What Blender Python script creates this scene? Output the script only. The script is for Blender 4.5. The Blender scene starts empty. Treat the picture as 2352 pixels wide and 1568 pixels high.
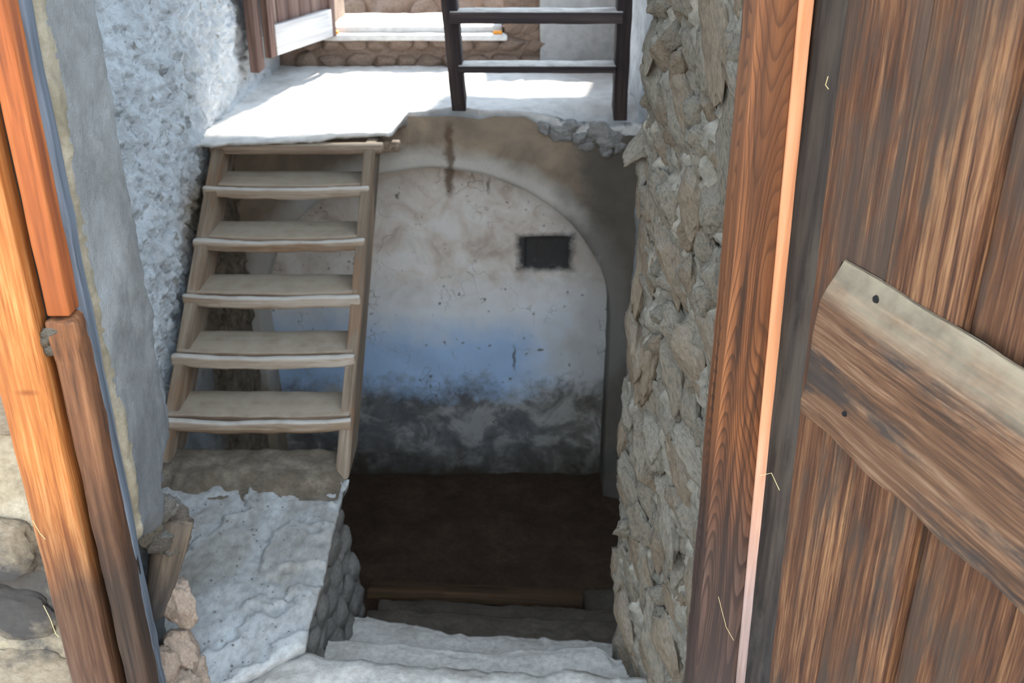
import bpy, bmesh, math, random
from mathutils import Vector, Matrix, noise
random.seed(7)
R = math.radians
sc = bpy.context.scene
col = sc.collection

# ------------------------------------------------------------------ camera, light, exposure
CZ, PITCH, FPX = 3.4, R(25.64), 2300.0
cd = bpy.data.cameras.new('camera'); cam = bpy.data.objects.new('camera', cd); col.objects.link(cam)
cam.location = (0, 0, CZ); cam.rotation_euler = (R(90) - PITCH, 0, 0)
cd.sensor_width = 36; cd.lens = FPX / 2352 * 36; cd.clip_start = .02
cd.dof.use_dof = True; cd.dof.focus_distance = 2.25; cd.dof.aperture_fstop = 5.6
sc.camera = cam

SKY_STRENGTH, SUN_STRENGTH, EXPOSURE = 2.9, 9.0, 0.90
wd = bpy.data.worlds.new('sky'); sc.world = wd; wd.use_nodes = True
bg = wd.node_tree.nodes['Background']; bg.inputs[0].default_value = (.68, .84, 1.0, 1); bg.inputs[1].default_value = SKY_STRENGTH
sl = bpy.data.lights.new('sun', 'SUN'); sl.energy = SUN_STRENGTH; sl.angle = R(2.5); sl.color = (1, .93, .82)
so = bpy.data.objects.new('sun', sl); col.objects.link(so)
so.rotation_euler = Vector((-.22, -1, -.92)).to_track_quat('-Z', 'Y').to_euler()
sc.view_settings.view_transform = 'Standard'; sc.view_settings.look = 'None'
sc.view_settings.exposure = EXPOSURE; sc.view_settings.gamma = 1; sc.view_settings.use_curve_mapping = False

# ------------------------------------------------------------------ pixel -> point on a plane
def ray(px, py):
    u, v = (px - 1176) / FPX, (784 - py) / FPX
    return Vector((u, math.cos(PITCH) + v * math.sin(PITCH), -math.sin(PITCH) + v * math.cos(PITCH)))
def onp(px, py, P, n):
    r = ray(px, py); c = Vector((0, 0, CZ)); n = Vector(n)
    return c + r * ((Vector(P) - c).dot(n) / r.dot(n))
def onX(px, py, x): return onp(px, py, (x, 0, 0), (1, 0, 0))
def onY(px, py, y): return onp(px, py, (0, y, 0), (0, 1, 0))
def onZ(px, py, z): return onp(px, py, (0, 0, z), (0, 0, 1))

# ------------------------------------------------------------------ noise
def nz(p, f=1.0, s=0.0): return noise.noise(Vector((p[0] * f + s, p[1] * f + s * 1.7, p[2] * f - s)))
def fbm(p, f=1.0, s=0.0, o=4): return noise.fractal(Vector((p[0] * f + s, p[1] * f + s * 1.7, p[2] * f - s)), .9, 2.1, o)
def sstep(a, b, x):
    t = max(0, min(1, (x - a) / (b - a))); return t * t * (3 - 2 * t)

# ------------------------------------------------------------------ objects
WM = {}
def tag(o, label=None, cat=None, group=None, kind=None):
    if label: o['label'] = label
    if cat: o['category'] = cat
    if group: o['group'] = group
    if kind: o['kind'] = kind
    return o
def link(name, data, M=None, parent=None):
    o = bpy.data.objects.new(name, data); col.objects.link(o)
    M = M or Matrix.Identity(4); WM[o] = M
    if parent:
        o.parent = parent; o.matrix_local = WM[parent].inverted() @ M
    else:
        o.matrix_local = M
    return o
def empty(name, loc): return link(name, None, Matrix.Translation(loc))
def finish(me, mat, smooth=True):
    if mat: me.materials.append(mat)
    if smooth:
        me.polygons.foreach_set('use_smooth', [True] * len(me.polygons))
    me.update(); return me
def mesh(name, vs, fs, mat, M=None, parent=None, smooth=True):
    me = bpy.data.meshes.new(name); me.from_pydata([tuple(v) for v in vs], [], fs)
    finish(me, mat, smooth); return link(name, me, M, parent)

def lat(L, r, step):
    n = max(1, int(round((L - 2 * r) / step)))
    a = [-L / 2, -L / 2 + r * .35] + [-L / 2 + r + (L - 2 * r) * i / n for i in range(n + 1)] + [L / 2 - r * .35, L / 2]
    return a
def rough_data(name, dims, step=.04, r=.008, amp=.002, freq=8, seed=0, extra=None):
    """a worn block: rounded edges, surface noise, optional shaping function"""
    ax = [lat(d, min(r, d * .4), step) for d in dims]
    n = [len(a) for a in ax]; idx = {}; vs = []; fs = []
    inn = [d / 2 - min(r, d * .4) for d in dims]
    def V(i, j, k):
        key = (i, j, k)
        if key not in idx:
            p = Vector((ax[0][i], ax[1][j], ax[2][k]))
            c = Vector([max(-inn[q], min(inn[q], p[q])) for q in range(3)])
            d = p - c
            if d.length > 1e-9:
                d.normalize(); p = c + d * min(r, min(dims) * .4)
            else: d = Vector((0, 0, 0))
            p = p + d * (amp * fbm(p, freq, seed * 3.1 + 5))
            if extra: p = Vector(extra(p))
            idx[key] = len(vs); vs.append(p)
        return idx[key]
    for a in range(3):
        b, c = (a + 1) % 3, (a + 2) % 3
        for side in (0, n[a] - 1):
            for i in range(n[b] - 1):
                for j in range(n[c] - 1):
                    q = []
                    for (di, dj) in ((0, 0), (1, 0), (1, 1), (0, 1)):
                        k = [0, 0, 0]; k[a] = side; k[b] = i + di; k[c] = j + dj; q.append(V(*k))
                    fs.append(q if side else q[::-1])
    me = bpy.data.meshes.new(name); me.from_pydata([tuple(v) for v in vs], [], fs)
    return me
def rough(name, dims, M, mat, parent=None, **k):
    return link(name, finish(rough_data(name, dims, **k), mat), M, parent)
def box(name, lo, hi, mat, parent=None, **k):
    lo, hi = Vector(lo), Vector(hi)
    return rough(name, tuple(hi - lo), Matrix.Translation((lo + hi) / 2), mat, parent, **k)
def grid(name, us, vs_, fn, mat, parent=None, flip=False, smooth=True):
    pts = [fn(u, v) for u in us for v in vs_]; m = len(vs_); fs = []
    for i in range(len(us) - 1):
        for j in range(m - 1):
            q = [i * m + j, (i + 1) * m + j, (i + 1) * m + j + 1, i * m + j + 1]
            fs.append(q[::-1] if flip else q)
    return mesh(name, pts, fs, mat, None, parent, smooth)
def rng(a, b, step):
    n = max(1, int(math.ceil(abs(b - a) / step))); return [a + (b - a) * i / n for i in range(n + 1)]
def basis(o, x, y, z):
    m = Matrix((x, y, z)).transposed().to_4x4(); m.translation = o; return m

def rock_mesh(name, seed, sub=3, cuts=9, a1=.10, a2=.035):
    rs = random.Random(seed); bm = bmesh.new(); bmesh.ops.create_icosphere(bm, subdivisions=sub, radius=1)
    pl = []
    for _ in range(cuts):
        v = Vector((rs.gauss(0, 1), rs.gauss(0, 1), rs.gauss(0, 1))).normalized(); pl.append((v, rs.uniform(.55, .85)))
    for v in bm.verts:
        p = v.co.copy()
        for n, h in pl:
            d = p.dot(n) - h
            if d > 0: p -= n * d * .9
        p *= 1 + a1 * fbm(p, 1.6, seed * 2.3) + a2 * fbm(p, 5, seed)
        v.co = p
    me = bpy.data.meshes.new(name); bm.to_mesh(me); bm.free(); return me

# ------------------------------------------------------------------ materials
class MT:
    def __init__(s, name, rough=.9):
        s.m = bpy.data.materials.new(name); s.m.use_nodes = True; s.t = s.m.node_tree; s.n = s.t.nodes
        s.b = s.n['Principled BSDF']; s.b.inputs['Roughness'].default_value = rough
        s.b.inputs['Specular IOR Level'].default_value = .25
        tc = s.n.new('ShaderNodeTexCoord'); s.obj = tc.outputs['Object']
    def set(s, sock, v):
        if hasattr(v, 'is_linked'): s.t.links.new(v, sock)
        elif isinstance(v, (tuple, list)) and len(v) == 3 and sock.type == 'RGBA': sock.default_value = (*v, 1)
        else: sock.default_value = v
    def new(s, ty, ins={}, out=0, **at):
        n = s.n.new(ty)
        for k, v in at.items(): setattr(n, k, v)
        for k, v in ins.items(): s.set(n.inputs[k], v)
        return n.outputs[out]
    def map(s, v, scale=(1, 1, 1), loc=(0, 0, 0)): return s.new('ShaderNodeMapping', {'Vector': v, 'Scale': scale, 'Location': loc})
    def rnd(s, v):
        r = s.new('ShaderNodeObjectInfo', out='Random')
        off = s.new('ShaderNodeVectorMath', {0: (17.3, 9.1, 5.7), 'Scale': r}, operation='SCALE')
        return s.new('ShaderNodeVectorMath', {0: v, 1: off}, operation='ADD')
    def noise(s, v, scale, detail=5, rough=.6, dist=0): return s.new('ShaderNodeTexNoise', {'Vector': v, 'Scale': scale, 'Detail': detail, 'Roughness': rough, 'Distortion': dist})
    def voro(s, v, scale, **k): return s.new('ShaderNodeTexVoronoi', {'Vector': v, 'Scale': scale}, **k)
    def ramp(s, f, stops):
        n = s.n.new('ShaderNodeValToRGB'); s.set(n.inputs[0], f); e = n.color_ramp.elements
        while len(e) < len(stops): e.new(.5)
        for el, (p, c) in zip(e, stops):
            el.position = p; el.color = (*c, 1) if isinstance(c, (tuple, list)) else (c, c, c, 1)
        return n.outputs[0]
    def mix(s, f, a, b, mode='MIX'):
        n = s.n.new('ShaderNodeMix'); n.data_type = 'RGBA'; n.blend_type = mode
        s.set(n.inputs[0], f); s.set(n.inputs[6], a); s.set(n.inputs[7], b); return n.outputs[2]
    def m2(s, op, a, b=0.0, c=None):
        n = s.n.new('ShaderNodeMath'); n.operation = op; s.set(n.inputs[0], a); s.set(n.inputs[1], b)
        if c is not None: s.set(n.inputs[2], c)
        return n.outputs[0]
    def sep(s, v, i): return s.new('ShaderNodeSeparateXYZ', {0: v}, out=i)
    def lin(s, x, a, b): return s.new('ShaderNodeMapRange', {'Value': x, 'From Min': a, 'From Max': b})
    def bump(s, h, st=.3, dist=.01): s.t.links.new(s.new('ShaderNodeBump', {'Height': h, 'Strength': st, 'Distance': dist}), s.b.inputs['Normal'])
    def color(s, c): s.set(s.b.inputs['Base Color'], c); return s

def wood(name, dark, mid, light, axis=2, fine=70, stain=None, stain_amt=.0, dust=None, zst=None, rings=0, bump=.5, rough=.75, knots=()):
    k = MT(name, rough); v = k.rnd(k.obj)
    sc1 = [1, 1, 1]; sc1[axis] = .035; sc2 = [1, 1, 1]; sc2[axis] = .22
    va = k.map(v, sc1); vb = k.map(v, sc2)
    warp = k.noise(vb, 3.5, 3); 
    a = k.noise(va, fine, 5, .65); b = k.noise(va, fine * .28, 4, .6, .3); c = k.noise(vb, 6, 5, .65)
    g = k.m2('ADD', k.m2('MULTIPLY', a, .5), k.m2('MULTIPLY', b, .5))
    cl = k.ramp(g, [(.40, dark), (.5, mid), (.60, light)])
    if rings:
        sc3 = [1, 1, 1]; sc3[axis] = .09
        vr = k.map(v, sc3); w = k.noise(vr, 6.5, 1.5, .4)
        w = k.m2('FRACT', k.m2('MULTIPLY', w, rings))
        ln = k.ramp(w, [(0, 0.0), (.55, .15), (.9, 1.0), (1, .2)])
        cl = k.mix(k.m2('MULTIPLY', ln, .75), cl, dark); g = k.m2('SUBTRACT', g, k.m2('MULTIPLY', ln, .25))
    cl = k.mix(k.ramp(c, [(.35, .75), (.62, 0.0)]), cl, k.mix(.55, dark, mid), 'MIX')
    if stain: cl = k.mix(k.m2('MULTIPLY', k.ramp(k.noise(vb, 9, 6, .7), [(.50, 0.0), (.60, 1.0)]), stain_amt), cl, stain)
    if zst:   # a soot / dirt stain along the length, (from, to, colour)
        z = k.m2('ADD', k.sep(k.obj, axis), k.m2('MULTIPLY', k.m2('SUBTRACT', k.noise(vb, 7, 4), .5), .5))
        cl = k.mix(k.m2('MULTIPLY', k.lin(z, zst[0], zst[1]), .88), cl, k.mix(k.ramp(g, [(.42, 0.0), (.6, 1.0)]), zst[2], tuple(2.6 * q for q in zst[2])))
    for (p, rad) in knots:
        s3 = [1 / rad, 1 / rad, 1 / rad]; s3[axis] = 3.2 / rad
        d = k.new('ShaderNodeVectorMath', {0: k.map(k.new('ShaderNodeVectorMath', {0: k.obj, 1: p}, operation='SUBTRACT'), s3)}, out=1, operation='LENGTH')
        cl = k.mix(k.ramp(d, [(.2, .9), (1, 0.0)]), cl, dark)
    if dust:  # upward faces: dust on the batten, painted light on rungs and nosings
        nrm = k.sep(k.new('ShaderNodeNewGeometry', out=1), 2)
        f = k.m2('MULTIPLY', k.ramp(nrm, [(.22, 0.0), (.6, 1.0)]), k.ramp(k.noise(v, 14, 5), [(.25, .45), (.6, 1.0)]))
        cl = k.mix(f, cl, dust)
    k.bump(g, bump, .004); k.color(cl); return k.m

def stone(name, cols, scale=7, dusts=None, bump=.5, fine=60, layer=None, soot=None):
    k = MT(name, .92); v = k.rnd(k.obj)
    vv = k.map(v, layer) if layer else v
    a = k.noise(vv, scale, 7, .65, .4); b = k.noise(vv, fine, 5, .7)
    cl = k.ramp(a, [(.25 + .5 * i / (len(cols) - 1), c) for i, c in enumerate(cols)])
    cl = k.mix(k.m2('MULTIPLY', k.ramp(b, [(.35, 1.0), (.6, 0.0)]), .35), cl, tuple(x * .45 for x in cols[0]))
    if dusts:
        nrm = k.sep(k.new('ShaderNodeNewGeometry', out=1), 2)
        cl = k.mix(k.m2('MULTIPLY', k.ramp(nrm, [(.2, 0.0), (.9, 1.0)]), k.ramp(k.noise(v, 11, 5), [(.35, .1), (.6, .9)])), cl, dusts)
    if soot:
        P_ = k.new('ShaderNodeNewGeometry')
        d_ = k.new('ShaderNodeVectorMath', {0: P_, 1: soot[0]}, out=1, operation='DISTANCE')
        d_ = k.m2('ADD', d_, k.m2('MULTIPLY', k.m2('SUBTRACT', k.noise(P_, 14, 6, .7), .5), .35))
        cl = k.mix(k.m2('MULTIPLY', k.lin(d_, soot[1], soot[1] * .45), .85), cl, (.035, .035, .04))
    sp = k.ramp(k.voro(v, 45), [(.05, .0), (.16, 1.0)])
    k.bump(k.m2('ADD', k.m2('MULTIPLY', a, .6), k.m2('ADD', k.m2('MULTIPLY', b, .4), k.m2('MULTIPLY', sp, .1))), bump, .012)
    k.color(cl); return k.m

def plaster(name, c1, c2, c3, sc=4, fine=90, bump=.4, spots=None, dist=.008, low=None):
    k = MT(name, .95); v = k.obj
    a = k.noise(v, sc, 8, .62, .5); b = k.noise(v, fine, 4, .65); c = k.noise(v, sc * 5, 6, .7)
    cl = k.ramp(a, [(.3, c1), (.5, c2), (.7, c3)])
    cl = k.mix(k.m2('MULTIPLY', k.ramp(c, [(.35, 1.0), (.55, 0.0)]), .35), cl, tuple(x * .6 for x in c1))
    if spots: cl = k.mix(k.ramp(k.noise(v, sc * 3.1, 4, .6), [(.66, 0.0), (.72, .9)]), cl, spots)
    if low:
        cl = k.mix(k.m2('MULTIPLY', k.lin(k.m2('ADD', k.sep(v, 2), k.m2('MULTIPLY', k.m2('SUBTRACT', c, .5), .5)), low[0], low[1]), .6), cl, low[2])
    k.bump(k.m2('ADD', k.m2('MULTIPLY', b, .5), k.m2('MULTIPLY', c, .5)), bump, dist)
    k.color(cl); return k.m

M = {}
M['orange'] = wood('orange_wood', (.22, .062, .016), (.43, .145, .036), (.60, .27, .095), 2, 170, zst=(-.55, -.85, (.022, .013, .009)), bump=.35, rough=.6, knots=(((.008, -.045, -.355), .032),))
M['frame_upper'] = wood('red_frame_wood', (.13, .035, .012), (.36, .095, .025), (.5, .17, .05), 2, 60, bump=.35, rough=.6)
M['frame_lower'] = wood('sooty_frame_wood', (.035, .018, .011), (.17, .068, .030), (.33, .15, .07), 2, 90, zst=(.50, .0, (.012, .009, .007)), stain=(.4, .14, .04), stain_amt=.25, bump=.5)
M['blue_edge'] = wood('sky_tinted_wood', (.05, .055, .066), (.13, .148, .18), (.25, .28, .32), 2, 50, bump=.3)  # blue sky light on the frame's shaded side put into the colour
M['post'] = wood('reddish_post_wood', (.022, .010, .006), (.17, .060, .022), (.27, .10, .036), 2, 60, rings=60, zst=(-.45, -.82, (.035, .022, .018)), bump=.5, rough=.6)
M['post_edge'] = wood('lit_orange_edge', (.40, .14, .055), (.58, .25, .12), (.70, .35, .20), 2, 50, zst=(-.35, -.95, (.16, .12, .11)), bump=.2)  # light caught by the post edge is painted into this paler wood
M['rebate'] = wood('shaded_rebate_wood', (.008, .006, .005), (.026, .018, .014), (.055, .04, .03), 2, 60, stain=(.08, .066, .055), stain_amt=.3, bump=.6)  # near-black colour carries the shade of the gap and groove
M['door'] = wood('door_plank_wood', (.028, .013, .008), (.118, .048, .022), (.27, .135, .062), 2, 200, stain=(.050, .036, .027), stain_amt=.7, bump=1.0)
M['batten'] = wood('door_batten_wood', (.028, .016, .011), (.155, .073, .036), (.33, .20, .12), 0, 160, stain=(.028, .025, .023), stain_amt=.8, dust=(.27, .215, .145), bump=.9)
M['stair'] = wood('stair_wood', (.10, .065, .045), (.26, .18, .125), (.42, .33, .25), 0, 40, stain=(.10, .065, .04), stain_amt=.4, dust=(.34, .28, .215), bump=.4)
M['nosing'] = wood('lit_nosing_wood', (.20, .13, .08), (.40, .32, .25), (.56, .50, .44), 0, 40, stain=(.22, .12, .06), stain_amt=.5, dust=(.50, .465, .42), bump=.4)  # paler than the treads: light on the nosings put into the colour
M['stringer'] = wood('stringer_wood', (.09, .065, .045), (.24, .18, .13), (.38, .31, .24), 1, 45, stain=(.22, .10, .04), stain_amt=.4, bump=.4)
M['ladder'] = wood('dark_ladder_wood', (.02, .016, .02), (.06, .045, .045), (.12, .09, .08), 0, 45, dust=(.72, .68, .64), bump=.3)  # pale rung tops are painted light from the landing
M['ladderz'] = wood('dark_ladder_rail_wood', (.02, .016, .02), (.06, .045, .045), (.12, .09, .08), 2, 45, bump=.3)
M['shutter'] = wood('shutter_wood', (.06, .035, .03), (.15, .09, .075), (.25, .17, .14), 2, 40, bump=.3)
M['shutter_pale'] = wood('pale_shutter_rail', (.42, .40, .40), (.62, .61, .61), (.75, .74, .73), 0, 40, bump=.2)
M['white_wood'] = wood('whitish_window_wood', (.55, .5, .45), (.72, .68, .62), (.82, .78, .74), 2, 40, bump=.2)
M['oldplank'] = wood('cellar_plank_wood', (.03, .016, .009), (.08, .044, .022), (.16, .095, .05), 0, 40, bump=.4)
M['rubble'] = stone('schist_rubble', [(.085, .075, .06), (.18, .155, .12), (.29, .235, .17), (.18, .172, .15)], 7, (.36, .325, .275), 1.0)
M['rubble_b'] = stone('ochre_rubble', [(.12, .092, .063), (.24, .18, .125), (.35, .265, .18)], 7, (.36, .315, .26), 1.0)
M['mortar'] = stone('mud_mortar', [(.085, .078, .063), (.17, .15, .12), (.28, .24, .19)], 9, (.33, .30, .255), 1.0, 80)
M['facade_stone'] = stone('facade_stone', [(.22, .17, .11), (.34, .265, .185), (.44, .37, .27)], 7, None, .8, soot=((-1.22, 1.93, 1.76), .22))
M['slab'] = stone('grey_schist_slab', [(.19, .165, .135), (.31, .295, .275), (.41, .41, .41), (.52, .53, .54)], 4, None, .7, 45, (1, .55, 1))
M['step'] = stone('dusty_step_stone', [(.26, .23, .20), (.42, .39, .36), (.54, .51, .47)], 5, None, .6, 50)
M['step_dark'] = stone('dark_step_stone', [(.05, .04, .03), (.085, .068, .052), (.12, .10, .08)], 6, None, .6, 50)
M['earth'] = stone('dark_cellar_earth', [(.04, .023, .014), (.07, .042, .026), (.10, .065, .04)], 5, None, .7, 40)
M['masonry'] = stone('slab_masonry', [(.13, .115, .10), (.22, .20, .18), (.31, .29, .26)], 6, None, .7)
M['back_stone'] = stone('far_wall_stone', [(.16, .11, .085), (.28, .20, .155), (.36, .27, .21)], 5, None, .5)
M['floor_dust'] = plaster('pale_dusty_floor', (.60, .58, .56), (.74, .73, .72), (.80, .79, .78), 3, 60, .35)
def left_wall_mat():
    k = MT('rough_wall_plaster', .95); v = k.obj
    a = k.noise(v, 3, 8, .62, .5); b = k.noise(v, 34, 6, .7, .4); c = k.noise(v, 15, 6, .7)
    cl = k.ramp(a, [(.3, (.46, .48, .50)), (.5, (.62, .65, .68)), (.7, (.72, .76, .80))])
    cl = k.mix(k.ramp(k.noise(v, 11, 4, .6), [(.64, 0.0), (.70, .85)]), cl, (.26, .24, .20))
    y = k.m2('ADD', k.sep(v, 1), k.m2('MULTIPLY', a, .5)); z = k.m2('ADD', k.sep(v, 2), k.m2('MULTIPLY', c, .25))
    cl = k.mix(k.m2('MULTIPLY', k.lin(y, 4.3, 4.6), k.lin(z, 2.3, 2.15)), cl, k.ramp(c, [(.35, (.15, .115, .08)), (.6, (.33, .265, .20))]))
    k.bump(k.m2('ADD', b, c), .9, .022); k.color(cl); return k.m
M['left_wall'] = left_wall_mat()
M['rough_plaster'] = plaster('rough_grey_plaster', (.44, .46, .48), (.60, .63, .66), (.70, .74, .78), 3, 110, .8, (.30, .27, .22), .015)
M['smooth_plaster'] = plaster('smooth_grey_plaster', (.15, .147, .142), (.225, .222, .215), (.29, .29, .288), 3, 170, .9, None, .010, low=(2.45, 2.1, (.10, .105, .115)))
M['outer'] = plaster('sunlit_alley_wall', (.50, .40, .29), (.58, .48, .36), (.66, .56, .44), 1, 20, .3)
M['ground'] = plaster('alley_ground', (.34, .29, .23), (.42, .36, .29), (.5, .44, .36), 1, 20, .3)
M['ceil'] = wood('ceiling_wood', (.06, .04, .03), (.13, .09, .06), (.2, .14, .1), 1, 30)
M['iron'] = MT('dark_hole', .9).color((.01, .009, .008)).m
M['straw'] = MT('straw', .7).color((.62, .48, .24)).m
M['cob'] = MT('cobweb_fibre', .7).color((.42, .38, .33)).m
M['orange_bit'] = MT('orange_scrap', .6).color((.9, .36, .06)).m
M['patch'] = plaster('grey_cement_patch', (.36, .36, .36), (.45, .45, .45), (.52, .52, .52), 4, 60, .3)

# arch wall: brown stained plaster with a paler band following the arch
AC, AR, AZ = Vector((-.425, 5.1, 1.06)), .98, 1.06
ARY, ARX = .895, .978
def arch_mat():
    k = MT('arch_face_plaster', .95); v = k.obj
    a = k.noise(v, 3.2, 7, .62, .6); b = k.noise(v, 40, 5, .7)
    cl = k.ramp(a, [(.3, (.17, .135, .105)), (.5, (.29, .225, .17)), (.68, (.40, .30, .215))])
    dx = k.m2('DIVIDE', k.m2('SUBTRACT', k.sep(v, 0), AC.x), ARX); dz = k.m2('DIVIDE', k.m2('SUBTRACT', k.sep(v, 2), AZ), ARY)
    d = k.m2('SQRT', k.m2('ADD', k.m2('MULTIPLY', dx, dx), k.m2('MULTIPLY', dz, dz)))
    d = k.m2('ADD', d, k.m2('MULTIPLY', k.m2('SUBTRACT', k.noise(v, 6, 5), .5), .16))
    cl = k.mix(k.ramp(d, [(.0, .85), (.53, .85), (.60, 0.0)]) if False else k.lin(d, 1.16, 1.06), cl, (.55, .51, .46))
    r = k.m2('ADD', k.sep(v, 0), k.m2('MULTIPLY', k.m2('SUBTRACT', k.noise(v, 5, 5), .5), .5))
    cl = k.mix(k.m2('MULTIPLY', k.lin(r, .2, .45), .75), cl, (.085, .08, .07))  # right end darkened: shade near the corner put into the colour
    def drip(x0, z0, z1, w, c, cl):
        dx_ = k.m2('ABSOLUTE', k.m2('SUBTRACT', k.m2('ADD', k.sep(v, 0), k.m2('MULTIPLY', k.m2('SUBTRACT', k.noise(v, 14, 4), .5), .07)), x0))
        f = k.m2('MULTIPLY', k.lin(dx_, w, w * .3), k.m2('MULTIPLY', k.lin(k.sep(v, 2), z0, z0 + .06), k.lin(k.sep(v, 2), z1, z1 - .06)))
        return k.mix(k.m2('MULTIPLY', f, .8), cl, c)
    cl = drip(-.325, 1.80, 2.22, .03, (.12, .075, .045), cl)
    k.bump(b, .4, .008); k.color(cl); return k.m
M['arch'] = arch_mat()
def recess_mat():
    k = MT('limewashed_recess', .95); v = k.obj
    x, z = k.sep(v, 0), k.sep(v, 2)
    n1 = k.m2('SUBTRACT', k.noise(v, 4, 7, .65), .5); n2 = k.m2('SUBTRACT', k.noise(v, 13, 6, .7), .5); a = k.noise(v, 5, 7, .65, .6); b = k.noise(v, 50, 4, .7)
    cl = k.ramp(a, [(.32, (.54, .44, .37)), (.48, (.76, .68, .61)), (.62, (.86, .82, .78))])
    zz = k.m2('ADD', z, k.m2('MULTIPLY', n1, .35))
    white = k.lin(zz, 1.28, 1.05); cl = k.mix(white, cl, (.84, .85, .87))
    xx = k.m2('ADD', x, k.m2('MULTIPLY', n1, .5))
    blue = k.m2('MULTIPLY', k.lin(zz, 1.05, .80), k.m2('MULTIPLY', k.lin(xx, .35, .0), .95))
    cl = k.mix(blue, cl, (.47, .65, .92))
    cl = k.mix(k.m2('MULTIPLY', k.lin(xx, .18, .42), .55), cl, (.36, .34, .31))
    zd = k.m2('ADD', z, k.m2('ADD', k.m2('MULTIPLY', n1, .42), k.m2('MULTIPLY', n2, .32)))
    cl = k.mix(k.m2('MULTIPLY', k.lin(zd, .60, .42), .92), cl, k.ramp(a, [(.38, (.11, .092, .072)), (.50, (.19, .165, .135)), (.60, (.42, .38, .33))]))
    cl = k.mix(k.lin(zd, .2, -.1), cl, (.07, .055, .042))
    # soot around the niche, cracks, spots
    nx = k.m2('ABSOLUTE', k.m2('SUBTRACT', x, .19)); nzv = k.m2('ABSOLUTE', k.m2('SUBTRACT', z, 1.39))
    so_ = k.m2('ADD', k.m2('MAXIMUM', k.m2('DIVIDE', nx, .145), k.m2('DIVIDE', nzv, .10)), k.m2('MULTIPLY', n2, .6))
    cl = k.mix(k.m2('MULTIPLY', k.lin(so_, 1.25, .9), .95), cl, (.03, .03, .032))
    cr = k.voro(k.new('ShaderNodeVectorMath', {0: v, 1: k.new('ShaderNodeTexNoise', {'Vector': v, 'Scale': 6.0}, out=1)}, operation='ADD'), 2.6, feature='DISTANCE_TO_EDGE')
    cl = k.mix(k.m2('MULTIPLY', k.ramp(cr, [(.0, .8), (.016, 0.0)]), k.ramp(k.noise(v, 3, 2), [(.5, 0.0), (.6, .9)])), cl, (.12, .085, .06))
    cl = k.mix(k.ramp(k.noise(v, 21, 3, .5), [(.68, 0.0), (.74, .8)]), cl, (.12, .10, .09))
    def drip(x0, z0, z1, w, c, cl):
        dx_ = k.m2('ABSOLUTE', k.m2('SUBTRACT', k.m2('ADD', k.sep(v, 0), k.m2('MULTIPLY', k.m2('SUBTRACT', k.noise(v, 14, 4), .5), .07)), x0))
        f = k.m2('MULTIPLY', k.lin(dx_, w, w * .3), k.m2('MULTIPLY', k.lin(k.sep(v, 2), z0, z0 + .06), k.lin(k.sep(v, 2), z1, z1 - .06)))
        return k.mix(k.m2('MULTIPLY', f, .8), cl, c)
    cl = drip(-.345, 1.70, 2.05, .032, (.13, .08, .05), cl); cl = drip(-.13, 1.72, 1.85, .016, (.16, .12, .09), cl); cl = drip(.015, .62, .82, .012, (.10, .09, .09), cl)
    k.bump(k.m2('ADD', a, k.m2('MULTIPLY', b, .4)), .35, .01); k.color(cl); return k.m
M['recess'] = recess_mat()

LZ, SZ, FZ = 2.25, 1.25, -.10        # landing, slab, cellar floor heights
XL, XR, YA, YB = -1.40, .66, 5.1, 6.37

# ------------------------------------------------------------------ structure
# rough left wall
def lw(y, z):
    p = Vector((0, y, z))
    q = Vector((0, y * 1.3 + .35 * z, z * .75))
    d = .022 * fbm(q, 11, 3, 5) + .026 * fbm(q, 24, 8, 5) + .012 * nz(p, 2.3, 1)
    h = nz(q, 13, 4)
    if h > .38: d -= (h - .38) * .30
    return (XL - .045 + d, y, z)
ys = rng(2.2, 2.4, .05)[:-1] + rng(2.4, 5.2, .0085)[:-1] + rng(5.2, 7.1, .04)
zs = rng(FZ - .1, 1.3, .06)[:-1] + rng(1.3, 3.25, .0085)[:-1] + rng(3.25, 5.0, .1)
tag(grid('wall_left', ys, zs, lw, M['left_wall']), 'rough pitted pale plaster wall beside the wooden stairs', kind='structure')

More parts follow.
